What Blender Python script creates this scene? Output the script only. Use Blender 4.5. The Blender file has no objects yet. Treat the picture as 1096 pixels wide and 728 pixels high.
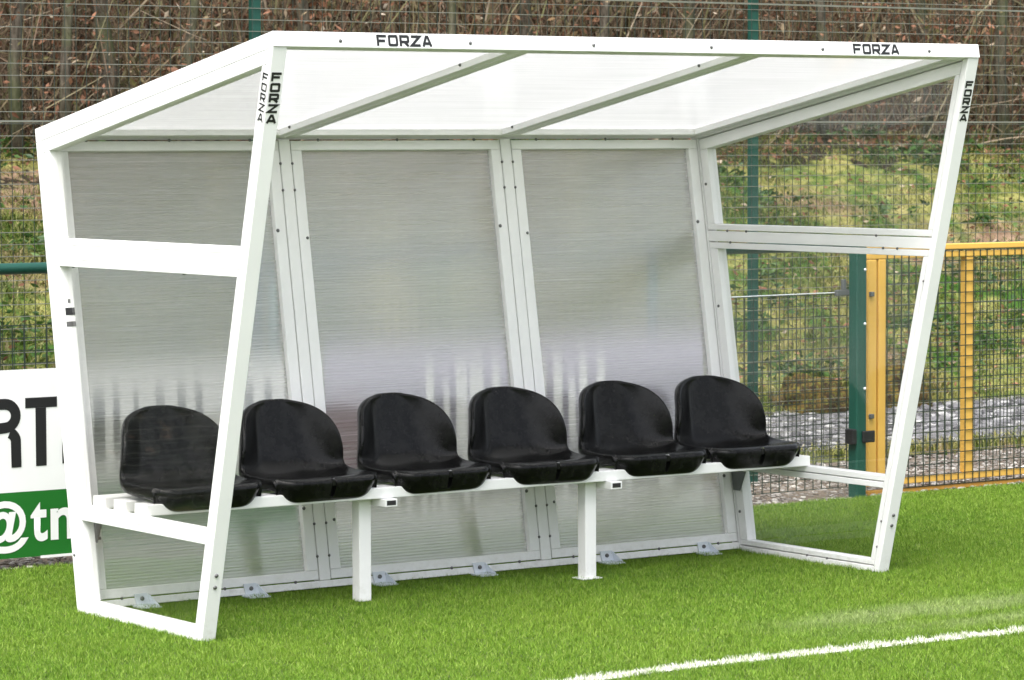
import bpy, math, random
import numpy as np
from mathutils import Vector, noise as mnoise
random.seed(7); rng = np.random.default_rng(7)
sc = bpy.context.scene
COL = sc.collection
R = math.radians

# ------------------------------------------------------------------ helpers
class MB:
    """collects polygons, then links them as ONE mesh object"""
    def __init__(s): s.v = []; s.f = []
    def add(s, vs, fs):
        o = len(s.v); s.v += [tuple(v) for v in vs]; s.f += [tuple(i + o for i in f) for f in fs]; return s
    def box(s, x0, x1, y0, y1, z0, z1):
        return s.add([(x0,y0,z0),(x1,y0,z0),(x1,y1,z0),(x0,y1,z0),(x0,y0,z1),(x1,y0,z1),(x1,y1,z1),(x0,y1,z1)],
                     [(0,3,2,1),(4,5,6,7),(0,1,5,4),(1,2,6,5),(2,3,7,6),(3,0,4,7)])
    def prism(s, poly, fn0, fn1):
        n = len(poly)
        vs = [fn0(*p) for p in poly] + [fn1(*p) for p in poly]
        fs = [tuple(range(n)), tuple(range(2*n-1, n-1, -1))] + [(i, i+n, (i+1) % n + n, (i+1) % n) for i in range(n)]
        return s.add(vs, fs)
    def yz(s, poly, x0, x1): return s.prism(poly, lambda y, z: (x0, y, z), lambda y, z: (x1, y, z))
    def tube(s, pts, rad, n=10, cap=True):
        pts = [Vector(p) for p in pts]; rad = rad if isinstance(rad, (list, tuple)) else [rad]*len(pts)
        vs = []; fs = []
        t = (pts[1]-pts[0]).normalized(); a = t.orthogonal().normalized()
        for i, p in enumerate(pts):
            if 0 < i < len(pts)-1: t = (pts[i+1]-pts[i-1]).normalized()
            elif i == len(pts)-1: t = (pts[i]-pts[i-1]).normalized()
            a = (a - t*a.dot(t)).normalized(); b = t.cross(a)
            for k in range(n):
                q = 2*math.pi*k/n; vs.append(p + (a*math.cos(q)+b*math.sin(q))*rad[i])
        for i in range(len(pts)-1):
            for k in range(n):
                fs.append((i*n+k, i*n+(k+1) % n, (i+1)*n+(k+1) % n, (i+1)*n+k))
        if cap: fs += [tuple(range(n-1, -1, -1)), tuple(range((len(pts)-1)*n, len(pts)*n))]
        return s.add(vs, fs)
    def dome(s, c, nrm, r, h, n=8):
        c = Vector(c); nrm = Vector(nrm).normalized(); a = nrm.orthogonal().normalized(); b = nrm.cross(a)
        vs = []
        for rr, hh in ((r, -.001), (r, h*.45), (r*.65, h)):
            for k in range(n):
                q = 2*math.pi*k/n; vs.append(c + (a*math.cos(q)+b*math.sin(q))*rr + nrm*hh)
        fs = [(i*n+k, i*n+(k+1) % n, (i+1)*n+(k+1) % n, (i+1)*n+k) for i in range(2) for k in range(n)]
        return s.add(vs, fs + [tuple(range(2*n, 3*n))])
    def build(s, name, mat, parent=None, bevel=0, smooth=False, label=None):
        me = bpy.data.meshes.new(name); me.from_pydata(s.v, [], s.f); me.update()
        import bmesh
        bm = bmesh.new(); bm.from_mesh(me); bmesh.ops.recalc_face_normals(bm, faces=bm.faces); bm.to_mesh(me); bm.free()
        me.materials.append(mat)
        o = bpy.data.objects.new(name, me); COL.objects.link(o)
        if smooth:
            for p in me.polygons: p.use_smooth = True
        if bevel:
            m = o.modifiers.new('bevel', 'BEVEL'); m.width = bevel; m.segments = 2; m.limit_method = 'ANGLE'; m.angle_limit = R(40)
        if parent: attach(o, parent)
        if label: o['label'] = label
        return o
def attach(o, p):
    o.parent = p
    w = Vector(p['_w']) if '_w' in p else Vector((0,0,0))
    o.location = Vector(o.location) - w
def empty(name, loc, label, cat, group=None):
    o = bpy.data.objects.new(name, None); COL.objects.link(o); o.location = loc; o.empty_display_size = .1
    o['_w'] = list(loc); return tag(o, label, cat, group)
def tag(o, label=None, cat=None, group=None, kind=None):
    if label: o['label'] = label
    if cat: o['category'] = cat
    if group: o['group'] = group
    if kind: o['kind'] = kind
    return o
def npmesh(name, v, faces_n, idx, mat, smooth=False):
    """v (N,3), idx flat loops, faces_n verts per face (const)"""
    me = bpy.data.meshes.new(name); v = np.asarray(v, np.float32); idx = np.asarray(idx, np.int32).ravel()
    me.vertices.add(len(v)); me.vertices.foreach_set('co', v.ravel())
    me.loops.add(len(idx)); me.loops.foreach_set('vertex_index', idx)
    nf = len(idx)//faces_n; me.polygons.add(nf)
    me.polygons.foreach_set('loop_start', np.arange(nf, dtype=np.int32)*faces_n)
    me.polygons.foreach_set('loop_total', np.full(nf, faces_n, np.int32))
    me.polygons.foreach_set('use_smooth', np.full(nf, smooth))
    me.update(calc_edges=True); me.materials.append(mat)
    o = bpy.data.objects.new(name, me); COL.objects.link(o); return o

# ------------------------------------------------------------------ materials
class NT:
    def __init__(s, name):
        s.m = bpy.data.materials.new(name); s.m.use_nodes = True; s.t = s.m.node_tree; s.t.nodes.clear()
        s.out = s.n('ShaderNodeOutputMaterial')
    def n(s, typ, **kw):
        nd = s.t.nodes.new(typ)
        for k, v in kw.items():
            if k.startswith('i_'):
                key = k[2:]; key = int(key) if key.isdigit() else key.replace('_', ' ')
                s.set(nd.inputs[key], v)
            else: setattr(nd, k, v)
        return nd
    def set(s, inp, v):
        if hasattr(v, 'is_output'): s.t.links.new(v, inp)
        else: inp.default_value = v
    def noise(s, scale, detail=4, rough=.55, vec=None, dist=0):
        nd = s.n('ShaderNodeTexNoise', i_Scale=scale, i_Detail=detail, i_Roughness=rough, i_Distortion=dist)
        s.t.links.new(vec if vec is not None else s.pos(), nd.inputs['Vector']); return nd.outputs['Fac']
    def pos(s):
        if not hasattr(s, '_p'): s._g = s.n('ShaderNodeNewGeometry'); s._p = s._g.outputs['Position']
        return s._p
    def island(s): s.pos(); return s._g.outputs['Random Per Island']
    def ramp(s, fac, stops, interp='LINEAR'):
        nd = s.n('ShaderNodeValToRGB'); nd.color_ramp.interpolation = interp; e = nd.color_ramp.elements
        while len(e) < len(stops): e.new(.5)
        for k, (p, c) in enumerate(stops): e[k].position = p; e[k].color = (c, c, c, 1) if not isinstance(c, tuple) else (*c, 1)
        s.t.links.new(fac, nd.inputs[0]); return nd.outputs[0]
    def mix(s, f, a, b, blend='MIX'):
        nd = s.n('ShaderNodeMix', data_type='RGBA', blend_type=blend)
        s.set(nd.inputs[0], f)
        for i, c in ((6, a), (7, b)): s.set(nd.inputs[i], (*c, 1) if isinstance(c, tuple) else c)
        return nd.outputs[2]
    def math(s, op, a, b=0., c=None):
        nd = s.n('ShaderNodeMath', operation=op); s.set(nd.inputs[0], a); s.set(nd.inputs[1], b)
        if c is not None: s.set(nd.inputs[2], c)
        return nd.outputs[0]
    def vmath(s, op, a, b):
        nd = s.n('ShaderNodeVectorMath', operation=op); s.set(nd.inputs[0], a)
        s.set(nd.inputs['Scale'] if op == 'SCALE' else nd.inputs[1], b); return nd.outputs[0]
    def xyz(s, v):
        nd = s.n('ShaderNodeSeparateXYZ'); s.t.links.new(v, nd.inputs[0]); return nd.outputs
    def bump(s, h, strength=.3, dist=.01):
        nd = s.n('ShaderNodeBump', i_Strength=strength, i_Distance=dist); s.t.links.new(h, nd.inputs['Height']); return nd.outputs[0]
    def bsdf(s, col, rough=.5, metal=0., spec=.5, normal=None, **kw):
        nd = s.n('ShaderNodeBsdfPrincipled'); s.set(nd.inputs['Base Color'], (*col, 1) if isinstance(col, tuple) else col)
        s.set(nd.inputs['Roughness'], rough); nd.inputs['Metallic'].default_value = metal; nd.inputs['Specular IOR Level'].default_value = spec
        if normal is not None: s.t.links.new(normal, nd.inputs['Normal'])
        for k, v in kw.items(): s.set(nd.inputs[k.replace('_', ' ')], v)
        return nd.outputs[0]
    def done(s, sh): s.t.links.new(sh, s.out.inputs['Surface']); return s.m
    def schlick(s, ior=1.5):
        s.pos(); d = s.n('ShaderNodeVectorMath', operation='DOT_PRODUCT'); s.t.links.new(s._g.outputs['Normal'], d.inputs[0]); s.t.links.new(s._g.outputs['Incoming'], d.inputs[1])
        f0 = ((ior-1)/(ior+1))**2
        return s.math('MULTIPLY_ADD', s.math('POWER', s.math('SUBTRACT', 1., s.math('ABSOLUTE', d.outputs['Value'])), 5.), 1-f0, f0)
    def mixsh(s, f, a, b):
        nd = s.n('ShaderNodeMixShader'); s.set(nd.inputs[0], f); s.t.links.new(a, nd.inputs[1]); s.t.links.new(b, nd.inputs[2]); return nd.outputs[0]

def simple(name, col, rough=.5, metal=0., spec=.5, var=.08, scale=9, bump=0):
    t = NT(name); f = t.noise(scale, 5)
    c = t.mix(f, tuple(min(1, x*(1-var)) for x in col), tuple(min(1, x*(1+var)) for x in col))
    r = t.math('MULTIPLY_ADD', f, .15, rough-.07)
    nb = t.bump(t.noise(scale*25, 3), bump, .002) if bump else None
    return t.done(t.bsdf(c, r, metal, spec, nb))

M = {}
def mk_white():
    t = NT('white_powder_coat')
    f = t.noise(3.2, 6, .65); f2 = t.noise(60, 3)
    z = t.xyz(t.pos())[2]
    c = t.mix(t.ramp(f, [(.35, 0.), (.75, 1.)]), (.80,.80,.80), (.86,.86,.855))
    splash = t.math('MULTIPLY', t.ramp(z, [(.0, 1.), (.10, 0.)]), t.ramp(t.noise(30, 5, .7), [(.45, 0.), (.7, .55)]))  # mud splashes off the turf
    c = t.mix(splash, c, (.45,.44,.36))
    return t.done(t.bsdf(c, t.math('MULTIPLY_ADD', f2, .15, .30), 0, .5, t.bump(t.noise(220, 2), .04, .001)))
M['white'] = mk_white()
M['seat'] = None
def mk_seat():
    t = NT('black_seat_plastic')
    tc = t.n('ShaderNodeTexCoord'); f = t.noise(14, 6, .7, tc.outputs['Object'])
    gr = t.noise(420, 2, .5, tc.outputs['Object'])
    c = t.mix(t.ramp(f, [(.42, 0.), (.72, 1.)]), (.0030,.0030,.0031), (.014,.014,.0138))
    q = t.xyz(tc.outputs['Object'])       # moulded groove in the pan, arching back from the lip
    def arch(r, oy):
        d = t.math('SQRT', t.math('ADD', t.math('POWER', t.math('ABSOLUTE', q[0]), 2.), t.math('POWER', t.math('ABSOLUTE', t.math('SUBTRACT', q[1], oy)), 2.)))
        return t.math('MINIMUM', 1., t.math('MULTIPLY', t.math('ABSOLUTE', t.math('SUBTRACT', d, r)), 260.))
    gv = t.math('MINIMUM', arch(.125, .0), arch(.062, .03))
    low = t.math('MULTIPLY', t.math('LESS_THAN', q[2], .012), t.math('GREATER_THAN', q[1], .045)); gv = t.math('SUBTRACT', 1., t.math('MULTIPLY', t.math('SUBTRACT', 1., gv), low))
    h = t.math('ADD', t.math('MULTIPLY', gr, .12), t.math('MULTIPLY', gv, 1.6))
    return t.done(t.bsdf(c, t.math('MULTIPLY_ADD', f, 0.20, .13), 0, .18, t.bump(h, .8, .0016)))
M['seat'] = mk_seat()
M['galv'] = simple('galvanised_steel', (.70,.74,.80), .45, .15, .5, .12, 40)
M['dark_steel'] = simple('dark_zinc_steel', (.16,.17,.17), .5, .6, .5, .2, 40)
M['screw'] = simple('screw_steel', (.14,.14,.14), .45, .6)
M['sticker_grey'] = simple('grey_sticker', (.09,.09,.09), .5)
M['black'] = simple('black_vinyl', (.012,.012,.013), .45)
M['hollow'] = simple('hollow_shade', (.02,.02,.02), .9)
M['green_paint'] = simple('green_powder_coat', (.007,.066,.046), .42, 0, .5, .2, 6)
M['green_wire'] = simple('green_coated_wire', (.022,.034,.024), .38, 0, .6, .2, 6)
M['wire_skylit'] = simple('skylit_fence_wire', (.19,.195,.16), .36, .15, .6, .35, 11)  # pale tone paints the sky's highlight on top of the cross wires
M['gold'] = simple('yellow_gate_paint', (.70,.42,.085), .45, 0, .5, .16, 7)
M['gold_worn'] = simple('worn_yellow_paint', (.42,.22,.035), .6, 0, .4, .3, 14)
M['board_white'] = simple('board_white', (.82,.83,.83), .4, 0, .5, .04, 4)
M['board_green'] = simple('board_green', (.012,.145,.018), .4, 0, .5, .10, 4)
M['board_purple'] = simple('board_purple', (.075,.055,.115), .42, 0, .5, .12, 4)
M['board_lilac'] = simple('board_lilac', (.47,.43,.57), .42, 0, .5, .08, 4)
M['board_maroon'] = simple('board_maroon', (.13,.018,.05), .42, 0, .5, .1, 4)
M['board_cream'] = simple('board_cream', (.60,.62,.55), .42, 0, .5, .06, 4)

def mk_clear():
    t = NT('clear_polycarbonate')
    fr = t.schlick(1.4)
    tr = t.n('ShaderNodeBsdfTransparent', i_Color=(.955,.955,.945,1))
    gl = t.n('ShaderNodeBsdfGlossy', i_Roughness=.03, i_Color=(1,1,1,1))
    t.t.links.new(t.bump(t.noise(5, 2), .06, .01), gl.inputs['Normal'])
    df = t.n('ShaderNodeBsdfTranslucent', i_Color=(.8,.8,.8,1)).outputs[0]
    dirt = t.ramp(t.noise(9, 6, .7), [(.35, .002), (.75, .012)])
    a = t.mixsh(dirt, tr.outputs[0], df)
    return t.done(t.mixsh(fr, a, gl.outputs[0]))
M['clear'] = mk_clear()
def mk_opal(name, fl_axis, clear, tint=(.90,.905,.90), dif=.45, refl=1.5):
    """fluted multiwall sheet: part diffuse, part see-through, blurred across its flutes (flutes run along x)"""
    t = NT(name)
    g = t.n('ShaderNodeNewGeometry'); P = g.outputs['Position']; N = g.outputs['Normal']
    z = t.xyz(P)[fl_axis]
    wn = t.n('ShaderNodeTexWhiteNoise', noise_dimensions='3D'); t.t.links.new(t.vmath('SCALE', P, 7919.), wn.inputs['Vector'])
    wv = t.math('SINE', t.math('MULTIPLY', z, 2*math.pi/.011))
    # per-flute unevenness: broad fine horizontal streaks, slightly wavering with x
    mp = t.n('ShaderNodeMapping'); t.t.links.new(P, mp.inputs[0]); mp.inputs['Scale'].default_value = (.9, 70, 70) if fl_axis == 2 else (.9, 70, 1)
    st = t.noise(1.6, 5, .7, mp.outputs[0])
    k = t.math('MULTIPLY_ADD', t.math('SUBTRACT', wn.outputs['Value'], .5), .24, t.math('MULTIPLY', wv, .10))
    wn2 = t.n('ShaderNodeTexWhiteNoise', noise_dimensions='3D'); t.t.links.new(t.vmath('SCALE', P, 5231.), wn2.inputs['Vector'])
    kx = t.math('MULTIPLY', t.math('SUBTRACT', wn2.outputs['Value'], .5), .012)
    cmb = t.n('ShaderNodeCombineXYZ'); t.set(cmb.inputs[0], kx); t.set(cmb.inputs[fl_axis], k)
    tc_ = t.mix(t.ramp(st, [(.3, 0.), (.7, 1.)]), tuple(x*.90 for x in tint), tuple(min(.97, x*1.05) for x in tint))
    nn = t.vmath('NORMALIZE', t.vmath('ADD', N, cmb.outputs[0]), (0,0,0))
    rf = t.n('ShaderNodeBsdfRefraction', i_IOR=1.3, i_Roughness=0.0, i_Color=(.95,.945,.93,1)); t.t.links.new(nn, rf.inputs['Normal'])
    tl = t.n('ShaderNodeBsdfTranslucent', i_Color=tc_); df = t.n('ShaderNodeBsdfDiffuse', i_Color=tc_)
    dd = t.mixsh(dif, tl.outputs[0], df.outputs[0])
    fac = t.ramp(st, [(.28, min(1, clear+.16)), (.42, clear+.02), (.58, clear-.02), (.70, max(0, clear-.26))])
    a = t.mixsh(fac, dd, rf.outputs[0])
    cm2 = t.n('ShaderNodeCombineXYZ'); t.set(cm2.inputs[fl_axis], t.math('MULTIPLY', k, .5))
    n2 = t.vmath('NORMALIZE', t.vmath('ADD', N, cm2.outputs[0]), (0,0,0))
    gl = t.n('ShaderNodeBsdfGlossy', i_Roughness=.05); t.t.links.new(n2, gl.inputs['Normal'])
    fr = t.schlick(refl)
    return t.done(t.mixsh(fr, a, gl.outputs[0]))
M['opal'] = mk_opal('fluted_opal_sheet', 2, .70, (.95,.94,.93), .12, 2.15)     # four walls of the twin sheet reflect, not two
M['opal_roof'] = mk_opal('fluted_opal_roof_sheet', 1, .10, (.88,.88,.88), .18)

LINE0, LINE1 = Vector((.567, -1.292)), Vector((2.408, -1.385))
def mk_turf(name, blade):
    t = NT(name); p = t.pos()
    n1 = t.noise(1.1, 4, .6); n2 = t.noise(7, 4, .6); n3 = t.noise(34, 3, .6)
    c = t.mix(t.ramp(n2, [(.3, 0.), (.7, 1.)]), (.036,.105,.004), (.150,.300,.015))
    c = t.mix(t.ramp(n3, [(.35, 0.), (.68, 1.)]), c, (.20,.325,.038))
    c = t.mix(t.ramp(n1, [(.38, 0.), (.70, .75)]), c, (.205,.31,.030))
    if blade:
        c = t.mix(t.ramp(t.island(), [(.0, 0.), (1., 1.)]), c, (.20,.34,.045), 'MIX') if False else t.mix(.5, c, t.ramp(t.island(), [(.0, (.010,.034,.002)), (.38, (.080,.190,.009)), (.75, (.20,.355,.026)), (1., (.46,.53,.16))]))
    # worn sandy patches beside the pitch line
    s = t.xyz(p)
    mp = t.n('ShaderNodeMapping'); t.t.links.new(p, mp.inputs[0]); mp.inputs['Rotation'].default_value = (0, 0, R(3)); mp.inputs['Scale'].default_value = (.75, 2.6, 1)
    pn = t.noise(1.25, 4, .6, mp.outputs[0])
    band = t.math('MULTIPLY', t.ramp(s[1], [(.0, 0.), (.02, 0.)]), 0)
    yb = t.math('SUBTRACT', 1., t.math('MINIMUM', 1., t.math('ABSOLUTE', t.math('DIVIDE', t.math('ADD', s[1], .98), .34))))
    xb = t.math('MINIMUM', 1., t.math('MAXIMUM', 0., t.math('MULTIPLY', t.math('SUBTRACT', s[0], 1.55), 1.6)))
    wf = t.math('MULTIPLY', t.math('MULTIPLY', t.ramp(pn, [(.42, 0.), (.62, 1.)]), yb), xb)
    wf = t.math('MULTIPLY', t.math('MINIMUM', .7, t.math('MULTIPLY', wf, 1.4)), t.ramp(n3, [(.30, .25), (.62, 1.)]))
    c = t.mix(wf, c, (.36,.42,.20))
    if not blade: c = t.mix(.8, c, (.040,.050,.020))
    sh = t.bsdf(c, .62, 0, .28, **({'Subsurface_Weight': 0.}))
    if blade:
        tl = t.n('ShaderNodeBsdfTranslucent'); t.t.links.new(c, tl.inputs[0]); sh = t.mixsh(.22, sh, tl.outputs[0])
    return t.done(sh)
M['turf'] = mk_turf('turf_sheet', False); M['blade'] = mk_turf('turf_blade', True)
def mk_line():
    t = NT('white_turf_line'); c = t.ramp(t.island(), [(0., (.10,.19,.02)), (.10, (.16,.25,.05)), (.16, (.42,.44,.32)), (.55, (.60,.60,.53)), (1., (.76,.76,.71))])
    return t.done(t.bsdf(c, .6, 0, .3))
M['line'] = mk_line()
def mk_bank(name, blade):
    t = NT(name)
    n1 = t.noise(.55, 5, .65, None, .6); n2 = t.noise(2.2, 5, .65, None, .4); n3 = t.noise(9, 4, .7)
    g = t.mix(t.ramp(n3, [(.3, 0.), (.7, 1.)]), (.15,.16,.036), (.31,.285,.105))
    g = t.mix(t.ramp(n2, [(.42, 0.), (.56, 1.)]), g, (.040,.095,.014))
    br = t.mix(t.ramp(n3, [(.35, 0.), (.65, 1.)]), (.115,.072,.045), (.26,.18,.12))
    f = t.ramp(n1, [(.50, 0.), (.60, 1.)] if not blade else [(.54, 0.), (.66, .75)])
    c = t.mix(f, g, br)
    if blade: c = t.mix(.42, c, t.ramp(t.island(), [(0., (.035,.070,.010)), (.35, (.145,.180,.032)), (.7, (.32,.30,.085)), (1., (.56,.46,.26))]))
    z = t.xyz(t.pos())[2]
    if not blade:
        c = t.mix(t.ramp(t.math('MULTIPLY_ADD', n2, .5, t.math('MULTIPLY', z, .5)), [(.98, 0.), (1.08, 1.)]), c, (.026,.019,.012))  # leaf litter of the wood
    return t.done(t.bsdf(c, .85, 0, .15, t.bump(n3, .6, .05) if not blade else None))
M['bank'] = mk_bank('bank_ground', False); M['bank_blade'] = mk_bank('bank_grass_blade', True)
def mk_isl(name, stops, rough=.8, spec=.2, transl=0):
    t = NT(name); c = t.ramp(t.island(), stops); c = t.mix(.25, c, t.ramp(t.noise(40, 3), [(.3, (.02,.02,.015)), (.7, (.3,.27,.2))]), 'OVERLAY')
    sh = t.bsdf(c, rough, 0, spec)
    if transl:
        tl = t.n('ShaderNodeBsdfTranslucent'); t.t.links.new(c, tl.inputs[0]); sh = t.mixsh(transl, sh, tl.outputs[0])
    return t.done(sh)
M['stick'] = mk_isl('thicket_stick', [(0., (.040,.029,.019)), (.30, (.12,.085,.055)), (.62, (.22,.155,.105)), (.86, (.17,.17,.075)), (1., (.40,.32,.24))])
M['leaf'] = mk_isl('dead_leaf', [(0., (.12,.055,.030)), (.4, (.27,.13,.075)), (.62, (.40,.20,.125)), (.75, (.14,.14,.045)), (.9, (.36,.27,.18)), (1., (.60,.53,.43))], .7, .3, .25)
M['weed'] = mk_isl('weed_leaf', [(0., (.022,.060,.012)), (.5, (.045,.11,.020)), (1., (.10,.18,.04))], .5, .4, .2)
M['dark_leaf'] = mk_isl('added_hedge_leaf', [(0., (.008,.018,.006)), (.6, (.014,.030,.009)), (1., (.03,.05,.016))], .6, .2)
M['pebble'] = mk_isl('pebble', [(0., (.13,.11,.095)), (.4, (.26,.235,.21)), (.8, (.38,.36,.34)), (1., (.60,.58,.55))])
M['stone'] = mk_isl('path_stone', [(0., (.07,.07,.075)), (.4, (.15,.15,.16)), (.8, (.24,.24,.255)), (1., (.46,.46,.46))])
def mk_bark():
    t = NT('bark'); mp = t.n('ShaderNodeMapping'); t.t.links.new(t.pos(), mp.inputs[0]); mp.inputs['Scale'].default_value = (1, 1, .18)
    f = t.noise(38, 6, .7, mp.outputs[0]); g = t.noise(3, 4)
    c = t.mix(t.ramp(f, [(.35, 0.), (.65, 1.)]), (.040,.033,.024), (.165,.140,.108)); c = t.mix(t.ramp(g, [(.45, 0.), (.65, .6)]), c, (.10,.12,.05))
    return t.done(t.bsdf(c, .9, 0, .15, t.bump(f, .8, .03)))
M['bark'] = mk_bark()
def mk_ground(name, a, b, d, sc1=14, sc2=90):
    t = NT(name); f = t.noise(sc1, 6, .7); g = t.noise(sc2, 4, .7)
    c = t.mix(t.ramp(f, [(.3, 0.), (.7, 1.)]), a, b); c = t.mix(t.ramp(g, [(.45, 0.), (.7, 1.)]), c, d)
    return t.done(t.bsdf(c, .9, 0, .2, t.bump(g, .7, .015)))
M['soil'] = mk_ground('gravelly_soil', (.12,.085,.058), (.21,.165,.125), (.30,.27,.23))
M['path'] = mk_ground('stony_path', (.09,.09,.085), (.16,.155,.16), (.24,.235,.235))
M['earth'] = mk_ground('open_ground', (.08,.10,.03), (.14,.15,.05), (.18,.15,.08), 3, 30)
def mk_moss():
    t = NT('moss'); f = t.noise(16, 6, .7); g = t.noise(50, 3)
    c = t.mix(t.ramp(f, [(.44, 0.), (.64, 1.)]), (.030,.020,.013), (.15,.100,.026)); c = t.mix(t.ramp(g, [(.5, 0.), (.7, .8)]), c, (.15,.16,.035))
    return t.done(t.bsdf(c, .9, 0, .15, t.bump(f, .8, .03)))
M['moss'] = mk_moss()
M['added_tree_dark'] = mk_ground('added_tree_foliage', (.025,.035,.014), (.055,.065,.025), (.035,.03,.018), .8, 3)

# ------------------------------------------------------------------ camera, light, world
cam = bpy.data.cameras.new('camera'); co = bpy.data.objects.new('camera', cam); COL.objects.link(co); sc.camera = co
CP = Vector((-5.3341, -9.419, 1.6411)); YAW, PIT, ROLL = .6102, -.0599, -.0034
fw = Vector((math.sin(YAW)*math.cos(PIT), math.cos(YAW)*math.cos(PIT), math.sin(PIT)))
rt = Vector((math.cos(YAW), -math.sin(YAW), 0)); up = rt.cross(fw)
r2 = rt*math.cos(ROLL) + up*math.sin(ROLL); u2 = up*math.cos(ROLL) - rt*math.sin(ROLL)
from mathutils import Matrix
co.matrix_world = Matrix(((r2.x, u2.x, -fw.x, CP.x), (r2.y, u2.y, -fw.y, CP.y), (r2.z, u2.z, -fw.z, CP.z), (0,0,0,1)))
FPX = 3527.42
cam.sensor_width = 36; cam.lens = 36*FPX/1096; cam.clip_start = .1; cam.clip_end = 2000
cam.dof.use_dof = True; cam.dof.focus_distance = 12.2; cam.dof.aperture_fstop = 11
def visible(X, Y, Z, margin):
    """keep mask of points that a camera within about a step of ours could see"""
    d = np.stack([X-CP.x, Y-CP.y, Z-CP.z], -1); dp = d @ np.array(fw)
    u = d @ np.array(r2)/dp; v = d @ np.array(u2)/dp
    return (dp > 1) & (np.abs(u) < 548/FPX + margin/dp) & (np.abs(v) < 364/FPX + margin/dp)

SUN_AZ, SUN_EL = R(236), R(60)     # azimuth clockwise from +y of where the sun stands
w = bpy.data.worlds.new('World'); sc.world = w; w.use_nodes = True
nt = w.node_tree; bg = nt.nodes['Background']
sky = nt.nodes.new('ShaderNodeTexSky'); sky.sky_type = 'NISHITA'; sky.sun_disc = False
sky.sun_elevation = SUN_EL; sky.sun_rotation = SUN_AZ; sky.air_density = 1.0; sky.dust_density = 4.0; sky.ozone_density = .6
hs = nt.nodes.new('ShaderNodeHueSaturation'); hs.inputs['Saturation'].default_value = .35   # thin white cloud cover
nt.links.new(sky.outputs[0], hs.inputs['Color']); nt.links.new(hs.outputs[0], bg.inputs['Color']); bg.inputs['Strength'].default_value = .15
sl = bpy.data.lights.new('sun', 'SUN'); sl.energy = 1.45; sl.angle = R(45); sl.color = (1, .975, .945)
so = bpy.data.objects.new('sun', sl); COL.objects.link(so)
sd = Vector((math.sin(SUN_AZ)*math.cos(SUN_EL), math.cos(SUN_AZ)*math.cos(SUN_EL), math.sin(SUN_EL)))
so.rotation_euler = sd.to_track_quat('Z', 'Y').to_euler(); so.location = sd*30
vs = sc.view_settings; vs.view_transform = 'Standard'; vs.look = 'None'; vs.gamma = 1; vs.use_curve_mapping = False; vs.exposure = 1.36
sc.render.engine = 'CYCLES'
cy = sc.cycles; cy.max_bounces = 18; cy.transparent_max_bounces = 24; cy.transmission_bounces = 10; cy.diffuse_bounces = 9; cy.glossy_bounces = 4
cy.sample_clamp_indirect = 6; cy.use_denoising = True; cy.denoiser = 'OPENIMAGEDENOISE'
try: cy.denoising_input_passes = 'RGB_ALBEDO_NORMAL'; cy.denoising_prefilter = 'ACCURATE'
except Exception: pass

# ------------------------------------------------------------------ setting: ground sheets
def sheet(name, x0, x1, y0, y1, z, mat, nx=1, ny=1, fn=None):
    xs = np.linspace(x0, x1, nx+1); ys = np.linspace(y0, y1, ny+1)
    v = [(x, y, fn(x, y) if fn else z) for y in ys for x in xs]
    f = [(j*(nx+1)+i, j*(nx+1)+i+1, (j+1)*(nx+1)+i+1, (j+1)*(nx+1)+i) for j in range(ny) for i in range(nx)]
    m = MB(); m.add(v, f); return tag(m.build(name, mat, smooth=bool(fn)), kind='structure')
EDGE = 2.03
sheet('ground', -400, 400, -400, 400, -.05, M['earth'])
sheet('football_pitch', -60, 60, -60, EDGE, 0, M['turf'])
sheet('gravel_strip', -8, 30, EDGE, 3.5, -.012, M['soil'], 120, 10, lambda x, y: -.012 + .010*mnoise.noise((x*2, y*2, 0)))
sheet('grass_verge', -8, 30, 3.5, 3.86, -.008, M['bank'])
sheet('stony_path', -8, 30, 3.86, 6.3, -.010, M['path'], 160, 16, lambda x, y: -.006 + .012*mnoise.noise((x*1.7, y*1.7, 3)))
def bank_z(x, y):
    t = (y-5.9)
    if t <= 0: b = -.04
    elif t < 3.9:
        u = t/3.9; b = -.04 + 1.62*(u*.72 + .28*u*u*(3-2*u))
    else: b = 1.58 + (t-3.9)*.10 + max(0, t-7.5)*.30
    k = min(1, max(0, t/1.2))
    return b + k*(.16*mnoise.noise((x*.55, y*.55, 1)) + .07*mnoise.noise((x*1.7, y*1.7, 5)) + .03*mnoise.noise((x*5, y*5, 9)))
sheet('grass_bank', -26, 34, 5.9, 34, 0, M['bank'], 300, 140, bank_z)

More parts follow.
